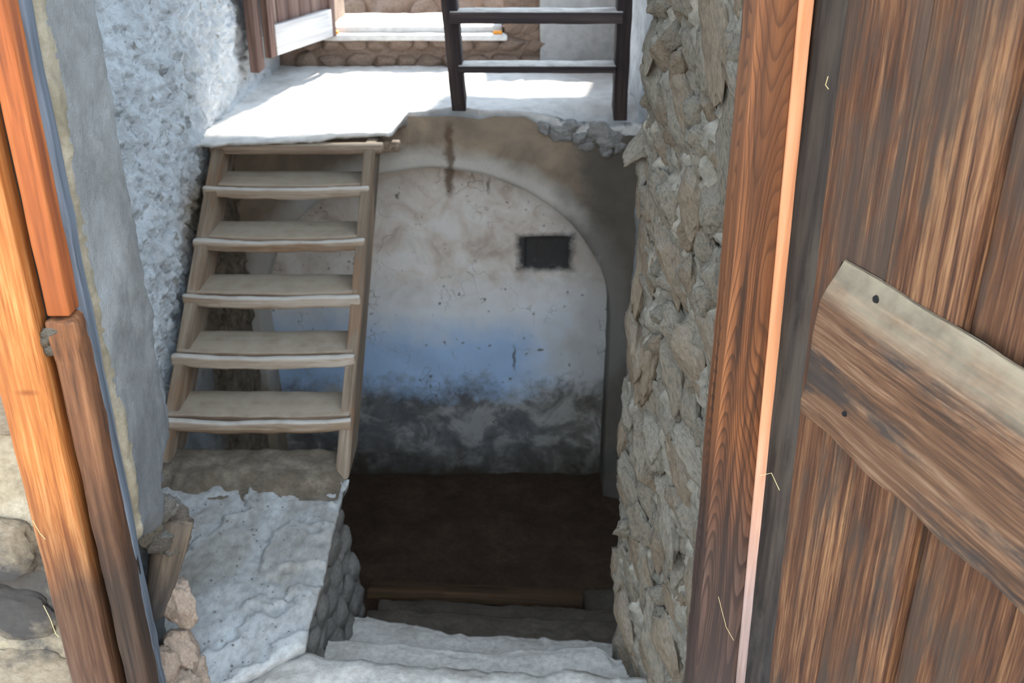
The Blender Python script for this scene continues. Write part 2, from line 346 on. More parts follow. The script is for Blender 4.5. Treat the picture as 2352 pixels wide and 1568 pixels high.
# front wall, left part: facade, smooth plastered jamb, inner return
prof = [(-3.6, 1.96), (-1.16, 1.96), (-.99, 1.965), (-.925, 1.963), (-.905, 1.968), (-.892, 1.985), (-.895, 2.1), (-.898, 2.24), (-.905, 2.285), (-.93, 2.31), (-1.0, 2.315), (-1.5, 2.32)]
pl = [0]
for a, b in zip(prof, prof[1:]): pl.append(pl[-1] + math.dist(a, b))
def pxy(u):
    for i in range(len(prof) - 1):
        if u <= pl[i + 1] + 1e-9:
            t = (u - pl[i]) / (pl[i + 1] - pl[i]); return Vector((prof[i][0] + t * (prof[i + 1][0] - prof[i][0]), prof[i][1] + t * (prof[i + 1][1] - prof[i][1]), 0)), i
    return Vector((*prof[-1], 0)), len(prof) - 2
def fl(u, z):
    p, i = pxy(u); q = Vector((p.x, p.y, z))
    jam = sstep(-1.05, -.92, p.x)
    er = sstep(2.02, 1.86, z + .22 * nz(q, 6, 2) + .12 * (p.y - 2.1) ) * jam
    d = .006 * fbm(q, 6, 1) + .0025 * fbm(q, 40, 7) + .012 * nz(q, 2, 5)
    e = er * (.045 + .035 * fbm(q, 9, 4) + .02 * fbm(q, 25, 2))
    e += .09 * jam * sstep(1.86, 1.74, z + .03 * nz(q, 9, 1))
    ed = .02 * fbm(q, 14, 9) * sstep(2.24, 2.30, p.y) * sstep(2.6, 2.3, z)
    corner = -.010 * sstep(2.0, 1.965, p.y) * jam * (.4 + fbm(q, 9, 3)) ; ed += .010 * fbm(q, 11, 8) * sstep(2.03, 1.98, p.y)
    return (p.x + (d - e + ed - corner * 0) * jam, p.y - (1 - jam) * d + corner - .6 * e * sstep(2.15, 2.31, p.y), z)
us = rng(0, pl[1], .12)[:-1] + rng(pl[1], pl[2], .03)[:-1] + rng(pl[2], pl[10], .009)[:-1] + rng(pl[10], pl[11], .08)
zf = rng(FZ, 1.2, .1)[:-1] + rng(1.2, 3.3, .0125)[:-1] + rng(3.3, 5.0, .15)
tag(grid('wall_front_left', us, zf, fl, M['smooth_plaster'], flip=True), 'smooth grey plastered door jamb with a broken lower end', kind='structure')

fwl = bpy.data.objects['wall_front_left']
fwl.data.materials.append(stone('facade_mortar', [(.20, .155, .10), (.36, .295, .205), (.50, .44, .34)], 5, soot=((-1.22, 1.93, 1.76), .22)))
fwl.data.materials.append(plaster('beige_plaster_edge', (.17, .14, .095), (.25, .21, .15), (.33, .285, .215), 8, 90, .8))
for po in fwl.data.polygons:
    c_ = po.center
    if c_.x < -.99 and c_.y < 2.0: po.material_index = 1
    elif c_.y < 2.0 + .018 * fbm(c_, 7, 2) + .006 * fbm(c_, 40, 2): po.material_index = 2
# front wall, right part: bulging rubble jamb of mortar with embedded stones
rp = [(3.6, 1.98), (.70, 1.98), (.55, 1.965), (.515, 1.97), (.495, 2.0), (.480, 2.1), (.435, 2.27), (.390, 2.45), (.365, 2.6), (.370, 2.68), (.42, 2.76), (.70, 2.80)]
rl = [0]
for a, b in zip(rp, rp[1:]): rl.append(rl[-1] + math.dist(a, b))
def rxy(u):
    for i in range(len(rp) - 1):
        if u <= rl[i + 1] + 1e-9:
            t = (u - rl[i]) / (rl[i + 1] - rl[i]); a, b = Vector((*rp[i], 0)), Vector((*rp[i + 1], 0))
            tg = (b - a).normalized(); return a.lerp(b, t), Vector((tg.y, -tg.x, 0))
    return Vector((*rp[-1], 0)), Vector((0, 1, 0))
def fr(u, z):
    p, n = rxy(u); n = -n if n.x > 0 and u > rl[2] and u < rl[9] else n
    q = Vector((p.x, p.y, z)); w = sstep(rl[2], rl[3], u)
    d = .022 * fbm(q, 6, 3) + .020 * fbm(q, 15, 5) + .014 * fbm(q, 40, 2) + .008 * nz(q, 3, 6) + .012 * sstep(2.5, 1.3, z)
    return (p.x - w * d, p.y + (0 if w else 0), z)
ur = rng(0, rl[2], .15)[:-1] + rng(rl[2], rl[10], .0085)[:-1] + rng(rl[10], rl[11], .06)
wr = tag(grid('wall_front_right', ur, zf, fr, M['mortar']), 'rubble stone door jamb with mud mortar beside the reddish post', kind='structure')
rocks = [rock_mesh('rock_%d' % i, 40 + i, 4, 14, .18, .12) for i in range(10)]
for i, r_ in enumerate(rocks): finish(r_, M['rubble'] if i % 3 else M['rubble_b'])
rs = random.Random(11)
def wallstone(u, z, ls, lt, th, tilt, mesh_i, parent, surf, sink=.35):
    p, n = surf(u); tan = Vector((-n.y, n.x, 0)); up = Vector((0, 0, 1))
    a = tan * math.cos(tilt) + up * math.sin(tilt); b = n.cross(a)
    Mx = basis(Vector((p.x, p.y, z)) + n * th * sink, a, b, n) @ Matrix.Rotation(rs.uniform(-.25, .25), 4, 'X') @ Matrix.Rotation(rs.uniform(-.25, .25), 4, 'Y') @ Matrix.Diagonal((ls, lt, th, 1))
    return link('stone', rocks[mesh_i], Mx, parent)
def rsurf(u):
    p, n = rxy(u); return p, (n if n.x < 0 else -n)
z = 1.15
while z < 3.4:
    u = rl[3] + rs.uniform(-.02, .05)
    hrow = rs.uniform(.08, .15)
    while u < rl[9] - .01:
        L = rs.choice((rs.uniform(.04, .08), rs.uniform(.08, .14), rs.uniform(.14, .22)))
        zz = z + rs.uniform(-.04, .04)
        o = wallstone(u + L * .5, zz, L * .85, hrow * rs.uniform(.34, .62), rs.uniform(.025, .05), rs.uniform(-1.15, -.5), rs.randrange(10), wr, rsurf, rs.uniform(-.45, .1))
        o.location.x -= .01 * sstep(2.5, 1.3, zz)
        u += L * 1.02
    z += hrow * .78

# interior right wall, behind the jamb
tag(grid('wall_right', rng(2.7, 7.1, .05), rng(FZ - .1, 2.95, .05), lambda y, z: (XR + .02 * fbm((0, y, z), 5, 2), y, z), M['rough_plaster'], flip=True), 'dim plastered inner wall at the foot of the upper ladder', kind='structure')
box('wall_right_top', (XR, 2.75, 4.8), (XR + .3, 7.1, 5.0), M['rough_plaster'], step=.3); tag(bpy.data.objects['wall_right_top'], 'plaster above an unseen opening added for sky light', kind='structure')  # the unseen side opening below is added to let sky light in
# lintel and top of the front wall, ceiling, ground, unseen alley wall added for bounce
box('wall_front', (-3.6, 1.96, 4.3), (3.6, 2.34, 5.0), M['smooth_plaster'], step=.5); tag(bpy.data.objects['wall_front'], 'plastered front wall above the doorway', kind='structure')
box('ceiling', (-3.6, 1.9, 5.0), (1.3, 7.1, 5.2), M['ceil'], step=.5); tag(bpy.data.objects['ceiling'], 'wooden ceiling over the stairwell', kind='structure')
box('floor_outside', (-6, -4.2, 1.0), (6, 1.5, 1.19), M['ground'], step=.5); tag(bpy.data.objects['floor_outside'], 'alley ground before the doorway', kind='structure')
box('wall_alley', (-6, -4.6, 1.0), (6, -4.2, 3.6), M['outer'], step=.5); tag(bpy.data.objects['wall_alley'], 'unseen alley wall added to bounce warm sunlight', kind='structure')

# cellar floor
tag(grid('floor', rng(XL - .05, XR + .05, .05), rng(2.2, 5.5, .05), lambda x, y: (x, y, FZ + .02 * fbm((x, y, 0), 4, 2)), M['earth']), 'dark earth cellar floor below the steps', kind='structure')

# arch wall: radial grid from the arch line to the wall outline
def top_z(x):   # crumbled upper edge
    return LZ - .02 - .13 * sstep(.02, .34, x) + .03 * sstep(.36, .6, x) + .018 * fbm((x, 0, 0), 9, 3)
inner = []
for z_ in rng(FZ - .05, AZ, .09)[:-1]: inner.append((AC.x + ARX, z_))
for i in range(49):
    t = math.pi * i / 48; inner.append((AC.x + ARX * math.cos(t), AZ + ARY * math.sin(t)))
for z_ in rng(AZ, FZ - .05, .09)[1:]: inner.append((AC.x - ARX, z_))
outer = []
for i, (x, z_) in enumerate(inner):
    if z_ <= AZ + 1e-6: outer.append((XR + .05 if x > AC.x else XL - .1, z_))
    else:
        t = math.atan2((z_ - AZ) / ARY, (x - AC.x) / ARX); f = t / math.pi
        # walk up right side, across the top, down left side
        per = [(XR + .05, AZ), (XR + .05, 2.2), (XL - .1, 2.2), (XL - .1, AZ)]
        ls = [math.dist(per[k], per[k + 1]) for k in range(3)]
        fr_ = [0, .2, .8, 1]
        for k in range(3):
            if f <= fr_[k + 1] + 1e-9:
                q = (f - fr_[k]) / (fr_[k + 1] - fr_[k]); ox = per[k][0] + q * (per[k + 1][0] - per[k][0]); oz = per[k][1] + q * (per[k + 1][1] - per[k][1]); break
        outer.append((ox, top_z(ox) if (k == 1 or oz > 2.19) else oz))
DEP = .27
SV = [-3, -2, -1] + list(range(0, 15))
vs, fs = [], []
for (ix, iz), (ox, oz) in zip(inner, outer):
    for s in SV:
        if s < 0: p = Vector((ix, YA - s * DEP / 3, iz)); p += Vector((.006, 0, .006)) * fbm(p, 8, 2)
        else:
            t = s / 14; p = Vector((ix + (ox - ix) * t, YA, iz + (oz - iz) * t))
            p.y += .018 * fbm(p, 3, 2) + .008 * fbm(p, 11, 5) - .02 * t
            if s == 0: p.x += .006 * fbm(p, 12, 4); p.z += .006 * fbm(p, 12, 6)
        vs.append(p)
w = len(SV)
for i in range(len(inner) - 1):
    for j in range(w - 1): fs.append([i * w + j, i * w + j + 1, (i + 1) * w + j + 1, (i + 1) * w + j])
wa = tag(mesh('wall_arch', vs, fs, M['arch']), 'brown stained plaster wall with a round arch under the landing', kind='structure')
# recessed whitewashed wall with a small square niche
NX0, NX1, NZ0, NZ1 = .075, .315, 1.30, 1.485
def rec(x, z):
    d = .012 * fbm((x, 0, z), 3, 5) + .006 * fbm((x, 0, z), 14, 2)
    inside = NX0 <= x <= NX1 and NZ0 - .001 <= z <= NZ1
    return (x, YA + DEP - .015 + d + (.05 if inside else 0), z)
def withed(a, e):
    for q in e: a += [q - .003, q + .003]
    return sorted(a)
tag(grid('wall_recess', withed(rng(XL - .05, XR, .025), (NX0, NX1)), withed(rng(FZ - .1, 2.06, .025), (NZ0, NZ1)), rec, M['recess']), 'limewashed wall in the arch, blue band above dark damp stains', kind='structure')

# upper landing floor with a worn, crumbled front edge
def ynear(x):
    a = 4.52 + .05 * math.sin(x * 5) + .16 * sstep(-.98, -.62, x)
    b = 5.12 + .10 * math.exp(-((x + .3) / .12) ** 2) - .03 * sstep(.0, .3, x)
    return a + (b - a) * sstep(-.575, -.53, x) + .022 * fbm((x, 3, 0), 8, 1) + .008 * fbm((x, 1, 0), 30, 1)
def upf(x, t):
    yn = ynear(x)
    if t < 0:                                   # front face and underside
        dp = 1 + 5 * sstep(-.56, -.5, x); dz = [-.004, -.016, -.028 * dp, -.028 * dp][int(-t) - 1]; yy = yn + [-.006, -.004, .01, .5][int(-t) - 1]
        return (x, yy, LZ + dz - .05 * sstep(.05, .4, x) + .006 * fbm((x, t, 0), 12, 3))
    y = yn + (YB + .25 - yn) * t
    edge = sstep(.25, 0, y - yn)
    z = LZ + .012 * fbm((x, y, 0), 3, 4) + .005 * fbm((x, y, 0), 12, 4) - edge * (.006 + .10 * sstep(.02, .36, x))
    return (x, y, z)
tag(grid('floor_upper', rng(XL - .05, XR + .03, .014), [-4, -3, -2, -1] + rng(0, 1, .012), upf, M['floor_dust']), 'brightly lit dusty landing floor above the arch', kind='structure')
pale = [rock_mesh('pale_rock_%d' % i, 60 + i, 4, 12, .25, .15) for i in range(4)]
for r_ in pale: finish(r_, stone('pale_rubble', [(.26, .24, .22), (.46, .44, .42), (.62, .60, .58)], 9, (.74, .73, .72), .8))
for i, (px, py, s) in enumerate([(1290, 305, .05), (1330, 318, .045), (1370, 300, .055), (1405, 318, .06), (1250, 292, .04), (1345, 335, .04), (1390, 340, .05), (1310, 290, .04), (1425, 335, .04)]):
    p = onY(px, py, YA - .01); link('stone', pale[i % 4], Matrix.Translation(p) @ Matrix.Rotation(i * 1.3, 4, 'Z') @ Matrix.Diagonal((s * 1.5, s * .9, s * .95, 1)), wa)

# far wall of the landing: stone footing, piers, lintel, window, unseen second opening added for light
wb = tag(box('wall_back', (XL - .05, YB, LZ - .3), (XR + .05, YB + .66, 2.40), M['back_stone'], step=.06, amp=.02, freq=5), 'low brown stone wall below the bright sill', kind='structure')
box('pier', (XL - .05, YB, 2.40), (-1.12, YB + .66, 5.0), M['back_stone'], wb, step=.08, amp=.02, freq=5)
box('pier', (-.05, YB + .002, 2.40), (XR + .05, YB + .66, 2.70), M['back_stone'], wb, step=.06, amp=.02, freq=5)
box('lintel', (-1.13, YB, 4.42), (-.05, YB + .66, 5.0), M['back_stone'], wb, step=.2)
box('pier', (XR + .05, YB, 2.0), (1.3, YB + .66, 5.0), M['back_stone'], wb, step=.2)  # unseen pier added to keep sun out of the side opening
box('lintel', (-.05, YB, 3.66), (XR + .05, YB + .66, 5.0), M['back_stone'], wb, step=.2)
rs = random.Random(5)
frock = [rock_mesh('footing_rock_%d' % i, 90 + i) for i in range(5)]
for r_ in frock: finish(r_, M['back_stone'])
for row, (z0, h) in enumerate([(2.275, .06), (2.385, .055)]):
    x = XL + .05 + .06 * row
    while x < .14:
        L = rs.uniform(.09, .17)
        link('stone', rs.choice(frock), Matrix.Translation((x + L / 2, YB - .005, z0 + rs.uniform(-.01, .01))) @ Matrix.Diagonal((L * .62, .04, h * rs.uniform(.8, 1), 1)), wb)
        x += L * 1.08
box('plaster_patch', (.17, YB - .035, LZ - .02), (XR, YB + .03, 2.72), M['patch'], wb, step=.05, amp=.008, freq=8)
for x in (-.04, .05): link('stone', frock[1], Matrix.Translation((x + .05, YB, 2.5)) @ Matrix.Diagonal((.07, .04, .07, 1)), wb)

w1 = tag(empty('window_1', (-.59, YB, 2.40)), 'window opening with a worn bright double sill', kind='structure')
box('sill', (-1.14, YB + .05, 2.40), (-.06, YB + .67, 2.475), M['floor_dust'], w1, step=.05, r=.012, amp=.006)
box('front_ledge', (-1.16, YB - .05, 2.405), (-.03, YB + .06, 2.440), M['floor_dust'], w1, step=.05, r=.01, amp=.005)
box('jamb', (-1.165, YB - .01, 2.44), (-1.115, YB + .10, 4.42), M['white_wood'], w1, step=.2)
for px in (768, 1143):
    p = onY(px, 56, YB + .02); rough('wood_scrap', (.055, .03, .022), Matrix.Translation((p.x, YB - .01, 2.449)), M['orange_bit'], w1, step=.02)
# outside beyond the window
tag(box('floor_terrace', (-4, YB + .66, 1.9), (4, 9.6, 2.1), M['ground'], step=.5), 'terrace ground beyond the window', kind='structure')
wo = tag(box('wall_terrace', (-4, 8.1, 2.0), (4, 8.4, 3.0), M['back_stone'], step=.1, amp=.03, freq=4), 'stone parapet seen beyond the sill', kind='structure')
for i in range(16):
    link('stone', frock[i % 5], Matrix.Translation((-1.9 + (i % 8) * .28 + .1 * (i // 8), 8.1, 2.2 + .17 * (i // 8))) @ Matrix.Diagonal((.13, .04, .075, 1)), wo)

# ------------------------------------------------------------------ door frame: left boards
YF = 1.90
tf = tag(empty('trim_1', (-1.0, YF, 1.19)), 'orange and sooty wooden door frame boards left of the doorway', kind='structure')
def vboard(name, x0, x1, y0, y1, z0, z1, mat, parent, lean=0, **k):
    Mx = Matrix.Translation(((x0 + x1) / 2, (y0 + y1) / 2, (z0 + z1) / 2)) @ Matrix.Rotation(lean, 4, 'Y')
    return rough(name, (x1 - x0, y1 - y0, z1 - z0), Mx, mat, parent, **k)
vboard('outer_board', -1.082, -.975, YF - .045, YF + .05, 1.19, 4.3, M['orange'], tf, step=.05, r=.006, amp=.002)
vboard('groove_board', -.99, -.94, YF + .012, YF + .05, 1.19, 4.3, M['rebate'], tf, step=.1)
def worn(p):   # crumbled upper end
    t = sstep(.55, .66, p.z); return (p.x + .012 * fbm(p, 18, 3) * t, p.y + .006 * fbm(p, 20, 1) * t, p.z + .012 * fbm((p.x, p.y, 0), 40, 2) * t)
zb = onY(140, 735, YF - .03).z
vboard('inner_board', -.955, -.906, YF - .028, YF + .05, zb + .005, 4.3, M['frame_upper'], tf, step=.05, r=.006)
vboard('inner_board', -.956, -.898, YF - .034, YF + .05, 1.19, zb, M['frame_lower'], tf, step=.03, r=.01, amp=.003, extra=worn)
vboard('edge_strip', -.93, -.895, YF + .025, YF + .06, 1.19, 4.3, M['blue_edge'], tf, step=.05, r=.004, amp=.004)
rs = random.Random(3)
p = onY(98, 775, YF - .03)
for i in range(5):
    link('dirt_clump', rocks[i], Matrix.Translation(p + Vector((rs.uniform(-.012, .02), rs.uniform(-.004, .01), rs.uniform(-.035, .03)))) @ Matrix.Rotation(i, 4, 'Y') @ Matrix.Diagonal((.018, .012, .024, 1)), tf)

# right post, arris coloured as lit, rebate coloured as shaded
tr = tag(empty('trim_2', (.5, YF, 1.19)), 'reddish brown door post with arris coloured as lit beside the rubble jamb', kind='structure')
def taper(name, top, bot, y0, y1, mat, **k):   # old, slightly leaning board: x-range at z = 3.18 and at z = 1.55
    cx = (top[0] + top[1] + bot[0] + bot[1]) / 4; cz = 2.745; L_ = 3.11
    def sh_(p):
        f = (p.z + cz - 1.55) / 1.63; a_ = bot[0] + (top[0] - bot[0]) * f; b_ = bot[1] + (top[1] - bot[1]) * f
        return (a_ + (b_ - a_) * (p.x / .08 + .5) - cx, p.y, p.z)
    return rough(name, (.08, y1 - y0, L_), Matrix.Translation((cx, (y0 + y1) / 2, cz)), mat, tr, extra=sh_, **k)
taper('post', (.437, .512), (.449, .556), YF - .03, YF + .09, M['post'], step=.05, r=.005, amp=.002)
taper('arris', (.511, .5375), (.555, .576), YF - .036, YF + .05, M['post_edge'], step=.05, r=.006, amp=.002)
vboard('rebate', .552, .66, YF + .0, YF + .06, 1.19, 4.3, M['rebate'], tr, step=.06, amp=.004)

# door leaf, opened outwards
H = Vector((.60, 1.80, 0)); D = Vector((.272, -.962, 0)).normalized(); N = Vector((-.962, -.272, 0)).normalized(); UP = Vector((0, 0, 1))
d1 = tag(empty('door_1', (.60, 1.80, 1.24)), 'open weathered plank door with a wide horizontal batten', kind='structure')
def dM(s, off, z): return basis(H + D * s + N * off + UP * z, D, -N, UP)
for i, (s0, s1, off, me_) in enumerate([(-.012, .186, 0, 0), (.187, .380, .001, 0), (.381, .60, -.024, 0), (.604, .83, -.018, 0)]):
    ln = lambda p, i=i: (p.x - (.045 * (p.z / 1.1) if (i == 0 and p.x < 0) else 0), p.y, p.z)
    rough('plank', (s1 - s0, .035, 2.2), dM((s0 + s1) / 2, off - .0175, 2.36), M['door'], d1, step=.06, r=.004, amp=.002, extra=ln)
def bend(p):
    return (p.x + (.014 * fbm((p.z, 0, 0), 14, 2) + .05 * (-p.z) * -.5 if p.x < 0 else 0), p.y + (.040 * max(0, min(1, (p.z - .085) / .075)) if p.y < 0 else 0), p.z + .010 * fbm((p.x, 1, 0), 5, 1) * (1 if p.z < 0 else .4))
bt = rough('batten', (.80, .045, .325), dM(.462, .0225, 2.575), M['batten'], d1, step=.025, r=.006, amp=.003, extra=bend)
def disc(name, s, z, off, r, mat, parent):
    bm = bmesh.new(); bmesh.ops.create_cone(bm, cap_ends=True, segments=14, radius1=r, radius2=r * .8, depth=.004)
    me = bpy.data.meshes.new(name); bm.to_mesh(me); bm.free(); finish(me, mat, False)
    link(name, me, basis(H + D * s + N * off + UP * z, D, UP, N), parent)
q = onp(2012, 687, H + N * .045, N); disc('nail_hole', (q - H).dot(D), q.z, .046, .0075, M['iron'], bt)
q = onp(1940, 950, H + N * .045, N); disc('nail_head', (q - H).dot(D), q.z, .046, .0055, M['iron'], bt)

# stones of the facade left of the frame
rs = random.Random(9)
fw = bpy.data.objects['wall_front_left']
fst = [rock_mesh('facade_rock_%d' % i, 70 + i, 4, 12, .18, .08) for i in range(5)]
for r_ in fst: finish(r_, M['facade_stone'])
z = 1.22
while z < 2.9:
    x = -1.75 + rs.uniform(0, .1); h = rs.uniform(.13, .2)
    while x < -1.20:
        L = rs.uniform(.2, .34)
        link('stone', rs.choice(fst), Matrix.Translation((x + L / 2, 1.968, z)) @ Matrix.Rotation(rs.uniform(-.2, .2), 4, 'Y') @ Matrix.Diagonal((L * .6, .04, h * .6, 1)), fw)
        x += L
    z += h * 1.02

# ------------------------------------------------------------------ slab, masonry, steps
def slab_shape():
    out = [onZ(790, 1125, SZ), onZ(765, 1230, SZ), onZ(735, 1340, SZ), onZ(712, 1430, SZ), onZ(700, 1478, SZ), onZ(640, 1508, SZ), onZ(520, 1568, SZ)]
    return out
so_ = slab_shape()
edge = [(-.63, 3.36)] + [(p.x, p.y) for p in so_] + [(-.93, 2.10), (-1.02, 2.0)]
def xright(y):
    for (xa, ya), (xb, yb) in zip(edge, edge[1:]):
        if yb <= y <= ya: t = (y - ya) / (yb - ya); return xa + (xb - xa) * t
    return edge[0][0] if y > edge[0][1] else edge[-1][0]
def terr(x, y):
    a = 2.6 * (y * .55 - x * .9) + 1.3 * fbm((x, y, 0), 2.2, 3) + .35 * fbm((x, y, 0), 9, 5)
    f = a - math.floor(a); return -.02 * sstep(.86, 1.0, f) + .02 * f
def slabf(y, t):
    xr = xright(y) + .010 * fbm((y, 0, 0), 9, 2); x0 = XL
    if t > 1: 
        k = int(round((t - 1) * 10)); return (xr - [0, 0, .004, .02, .3][k], y, SZ - [0, .02, .045, .055, .055][k])
    x = x0 + (xr - x0) * t
    rnd_ = sstep(.03, 0, xr - x)
    z = SZ + terr(x, y) + .006 * fbm((x, y, 0), 5, 1) + .0025 * fbm((x, y, 0), 30, 1) - .008 * rnd_ - .012
    return (x, y, z)
sb = tag(grid('stone_slab', rng(2.02, 3.27, .009), rng(0, 1, .012) + [1.1, 1.2, 1.3, 1.4], slabf, M['slab'], flip=True), 'large flat grey schist slab at the foot of the wooden stairs', 'stone slab')
# masonry under the slab
def mas(y, z):
    x = min(xright(y), -.62) - .03 + .03 * fbm((0, y, z), 5, 3) + .012 * fbm((0, y, z), 18, 3) + .06 * sstep(1.2, .6, z)
    if y > 3.24: return (x - (y - 3.24) * 6, 3.26 + .02 * fbm((x, y, z), 6, 1), z)
    return (x, y, z)
wm = tag(grid('wall_slab_base', rng(2.1, 3.36, .02), rng(FZ - .1, SZ - .03, .02), mas, M['masonry'], flip=False), 'stone masonry carrying the grey slab above the cellar steps', kind='structure')
rs = random.Random(21)
mst = [rock_mesh('base_rock_%d' % i, 120 + i) for i in range(5)]
for r_ in mst: finish(r_, M['masonry'])
z = .35
while z < SZ - .06:
    y = 2.3; h = rs.uniform(.09, .14)
    while y < 3.2:
        L = rs.uniform(.12, .22); x, _, _ = mas(y + L / 2, z)
        link('stone', rs.choice(mst), Matrix.Translation((x, y + L / 2, z)) @ Matrix.Rotation(rs.uniform(-.3, .3), 4, 'X') @ Matrix.Diagonal((.035, L * .55, h * .58, 1)), wm)
        y += L
    z += h
# dusty dirt ledge at the back of the slab under the first tread
tag(grid('dirt_ledge', rng(3.12, 3.46, .012), rng(0, 1, .02), lambda y, t: (XL + t * (xright(y) - .015 - XL), y, SZ - .006 + (.045 * sstep(3.14, 3.26, y + .05 * fbm((t * 2, y, 0), 4, 1)) * sstep(1.02, .9, t)) + .008 * fbm((t, y, 0), 14, 1) - .05 * sstep(3.40, 3.46, y)),
    stone('packed_dirt', [(.09, .07, .048), (.15, .12, .09), (.26, .22, .17)], 9), flip=True), 'packed brown dirt at the back of the slab below the first tread', 'dirt', kind='stuff')

def stepf(prof_px, zt, yback, mat, name, label, xr_=.70, xl_=-.60, rise=.23):
    pts = sorted((onZ(px, py, zt).x, onZ(px, py, zt).y) for px, py in prof_px)
    def yf(x):
        if x <= pts[0][0]: return pts[0][1]
        for (xa, ya), (xb, yb) in zip(pts, pts[1:]):
            if x <= xb: return ya + (yb - ya) * (x - xa) / (xb - xa)
        return pts[-1][1]
    def f(x, t):
        e = yf(x) + .012 * fbm((x, zt, 0), 7, 2)
        if t > 1:
            k = int(round((t - 1) * 10)); return (x, e - [0, 0, .004, .012, .02][k] + .01 * fbm((x, k, zt), 9, 1), zt - .012 - [0, .012, .05, .14, rise][k])
        y = yback + (e - yback) * t
        return (x, y, zt + .5 * terr(x * .8, y + zt * 3) + .009 * fbm((x, y, zt), 6, 1) + .003 * fbm((x, y, zt), 25, 1) - .012 * sstep(.05, 0, e - y))
    o = grid(name, rng(xl_, xr_, .012), rng(0, 1, .02) + [1.1, 1.2, 1.3, 1.4], f, mat, flip=False)
    return tag(o, label, 'step', 'stone steps down to the cellar')
stepf([(540, 1580), (640, 1512), (703, 1494), (749, 1506), (908, 1518), (1081, 1532), (1250, 1548), (1297, 1534), (1423, 1546)], 1.215, 1.42, M['step'], 'stone_step', 'uppermost pale dusty stone step at the bottom edge, beside the slab', xl_=-1.0, xr_=.40, rise=.19)
stepf([(829, 1466), (988, 1483), (1138, 1499), (1198, 1487), (1381, 1485), (1409, 1513)], 1.03, 2.2, M['step'], 'stone_step', 'second stone step down, pale with a raised right end', xr_=.40, xl_=-.62, rise=.21)
stepf([(843, 1412), (932, 1429), (1025, 1450), (1259, 1462), (1414, 1471)], .82, 2.45, M['step'], 'stone_step', 'third stone step down, bluish grey and half shaded', xr_=.42, xl_=-.62, rise=.22)
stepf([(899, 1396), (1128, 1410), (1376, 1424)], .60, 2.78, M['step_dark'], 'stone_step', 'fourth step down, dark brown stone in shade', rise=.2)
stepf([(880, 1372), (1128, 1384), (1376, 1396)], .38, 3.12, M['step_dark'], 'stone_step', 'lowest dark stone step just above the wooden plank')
p0, p1 = onZ(850, 1322, .2), onZ(1338, 1346, .2)
ax = (p1 - p0).normalized(); L = (p1 - p0).length; up_ = Vector((0, 0, 1))
pb = tag(box('stone_footing', (-.60, 3.66, FZ - .02), (.60, 3.98, .125), M['step_dark'], step=.06, r=.02, amp=.012), 'dark footing stone under the cellar plank', 'stone')
rough('wooden_plank', (L, .11, .035), basis((p0 + p1) / 2 + Vector((0, -.07, -.025)), ax, up_.cross(ax), up_), M['oldplank'], step=.05, r=.01, amp=.006)
tag(bpy.data.objects['wooden_plank'], 'worn brown wooden plank edging the lowest cellar step', 'plank')

# ------------------------------------------------------------------ wooden stairs
st = tag(empty('wooden_staircase', (-1.02, 3.3, SZ)), 'open wooden staircase with five worn treads against the left wall', 'staircase')
rise_, run_, y1 = 1 / 6, .235, 3.42
def prism(name, prof, x0, x1, mat, parent, nsub=10):
    n = len(prof); org = Vector(((x0 + x1) / 2, prof[0][0], prof[0][1]))
    sl = math.atan2(rise_, run_); Mx = Matrix.Translation(org) @ Matrix.Rotation(sl, 4, 'X'); Mi = Mx.inverted()
    bm = bmesh.new(); a = [bm.verts.new(Mi @ Vector((x0, y, z))) for y, z in prof]; b = [bm.verts.new(Mi @ Vector((x1, y, z))) for y, z in prof]
    bm.faces.new(a[::-1]); bm.faces.new(b)
    for i in range(n): bm.faces.new([a[i], a[(i + 1) % n], b[(i + 1) % n], b[i]])
    bmesh.ops.recalc_face_normals(bm, faces=bm.faces)
    bmesh.ops.bevel(bm, geom=list(bm.edges), offset=.004, segments=2, affect='EDGES')
    me = bpy.data.meshes.new(name); bm.to_mesh(me); bm.free(); finish(me, mat, False)
    return link(name, me, Mx, parent)
def nose(z): return y1 + run_ * ((z - SZ) / rise_ - 1)
fo = .03
sp = [(nose(SZ) + fo + .04, SZ - .005), (nose(2.215) + fo, 2.215), (nose(2.215) + .30, 2.215), (nose(SZ) + .33, SZ - .005)]
prism('stringer', sp, XL + .012, XL + .068, M['stringer'], st)
prism('stringer', sp, -.685, -.632, M['stringer'], st)
def tread(k):
    z = SZ + k * rise_; yf = y1 + run_ * (k - 1)
    def wear(p, k=k):
        wv = 1 - (p.x / .37) ** 2
        fr_ = sstep(.0, -.10, p.y)
        return (p.x, p.y + (.010 * fbm((p.x, k, 0), 5, 2) if p.y < 0 else 0), p.z - .010 * wv * fr_ - (.012 * fr_ * (.5 + fbm((p.x, k * 3, 1), 4, 1)) if p.z < 0 else 0))
    L_ = .735 if k > 1 else .75; xc = -1.02
    t = rough('tread', (L_, .20, .042), Matrix.Translation((xc, yf + .143, z - .021)), M['stair'], st, step=.03, r=.010, amp=.003, seed=k, extra=wear)
    rough('nosing', (L_ + .02, .034, .050), Matrix.Translation((xc, yf + .017, z - .030)), M['nosing'], t, step=.03, r=.012, amp=.004, seed=k + 9, extra=lambda p, k=k: (p.x, p.y + .006 * fbm((p.x, k, 0), 6, 3), p.z - .012 * (1 - (p.x / .37) ** 2) + .004 * fbm((p.x, k, p.z), 8, 5)))
for k in range(1, 6): tread(k)
rough('top_board', (.80, .06, .045), Matrix.Translation((-1.0, 4.585, 2.195)), M['stair'], st, step=.04, r=.008, amp=.003)
rough('bracket', (.13, .05, .05), Matrix.Translation((-.60, 4.72, 2.17)), M['stringer'], st, step=.03, r=.008, amp=.004)

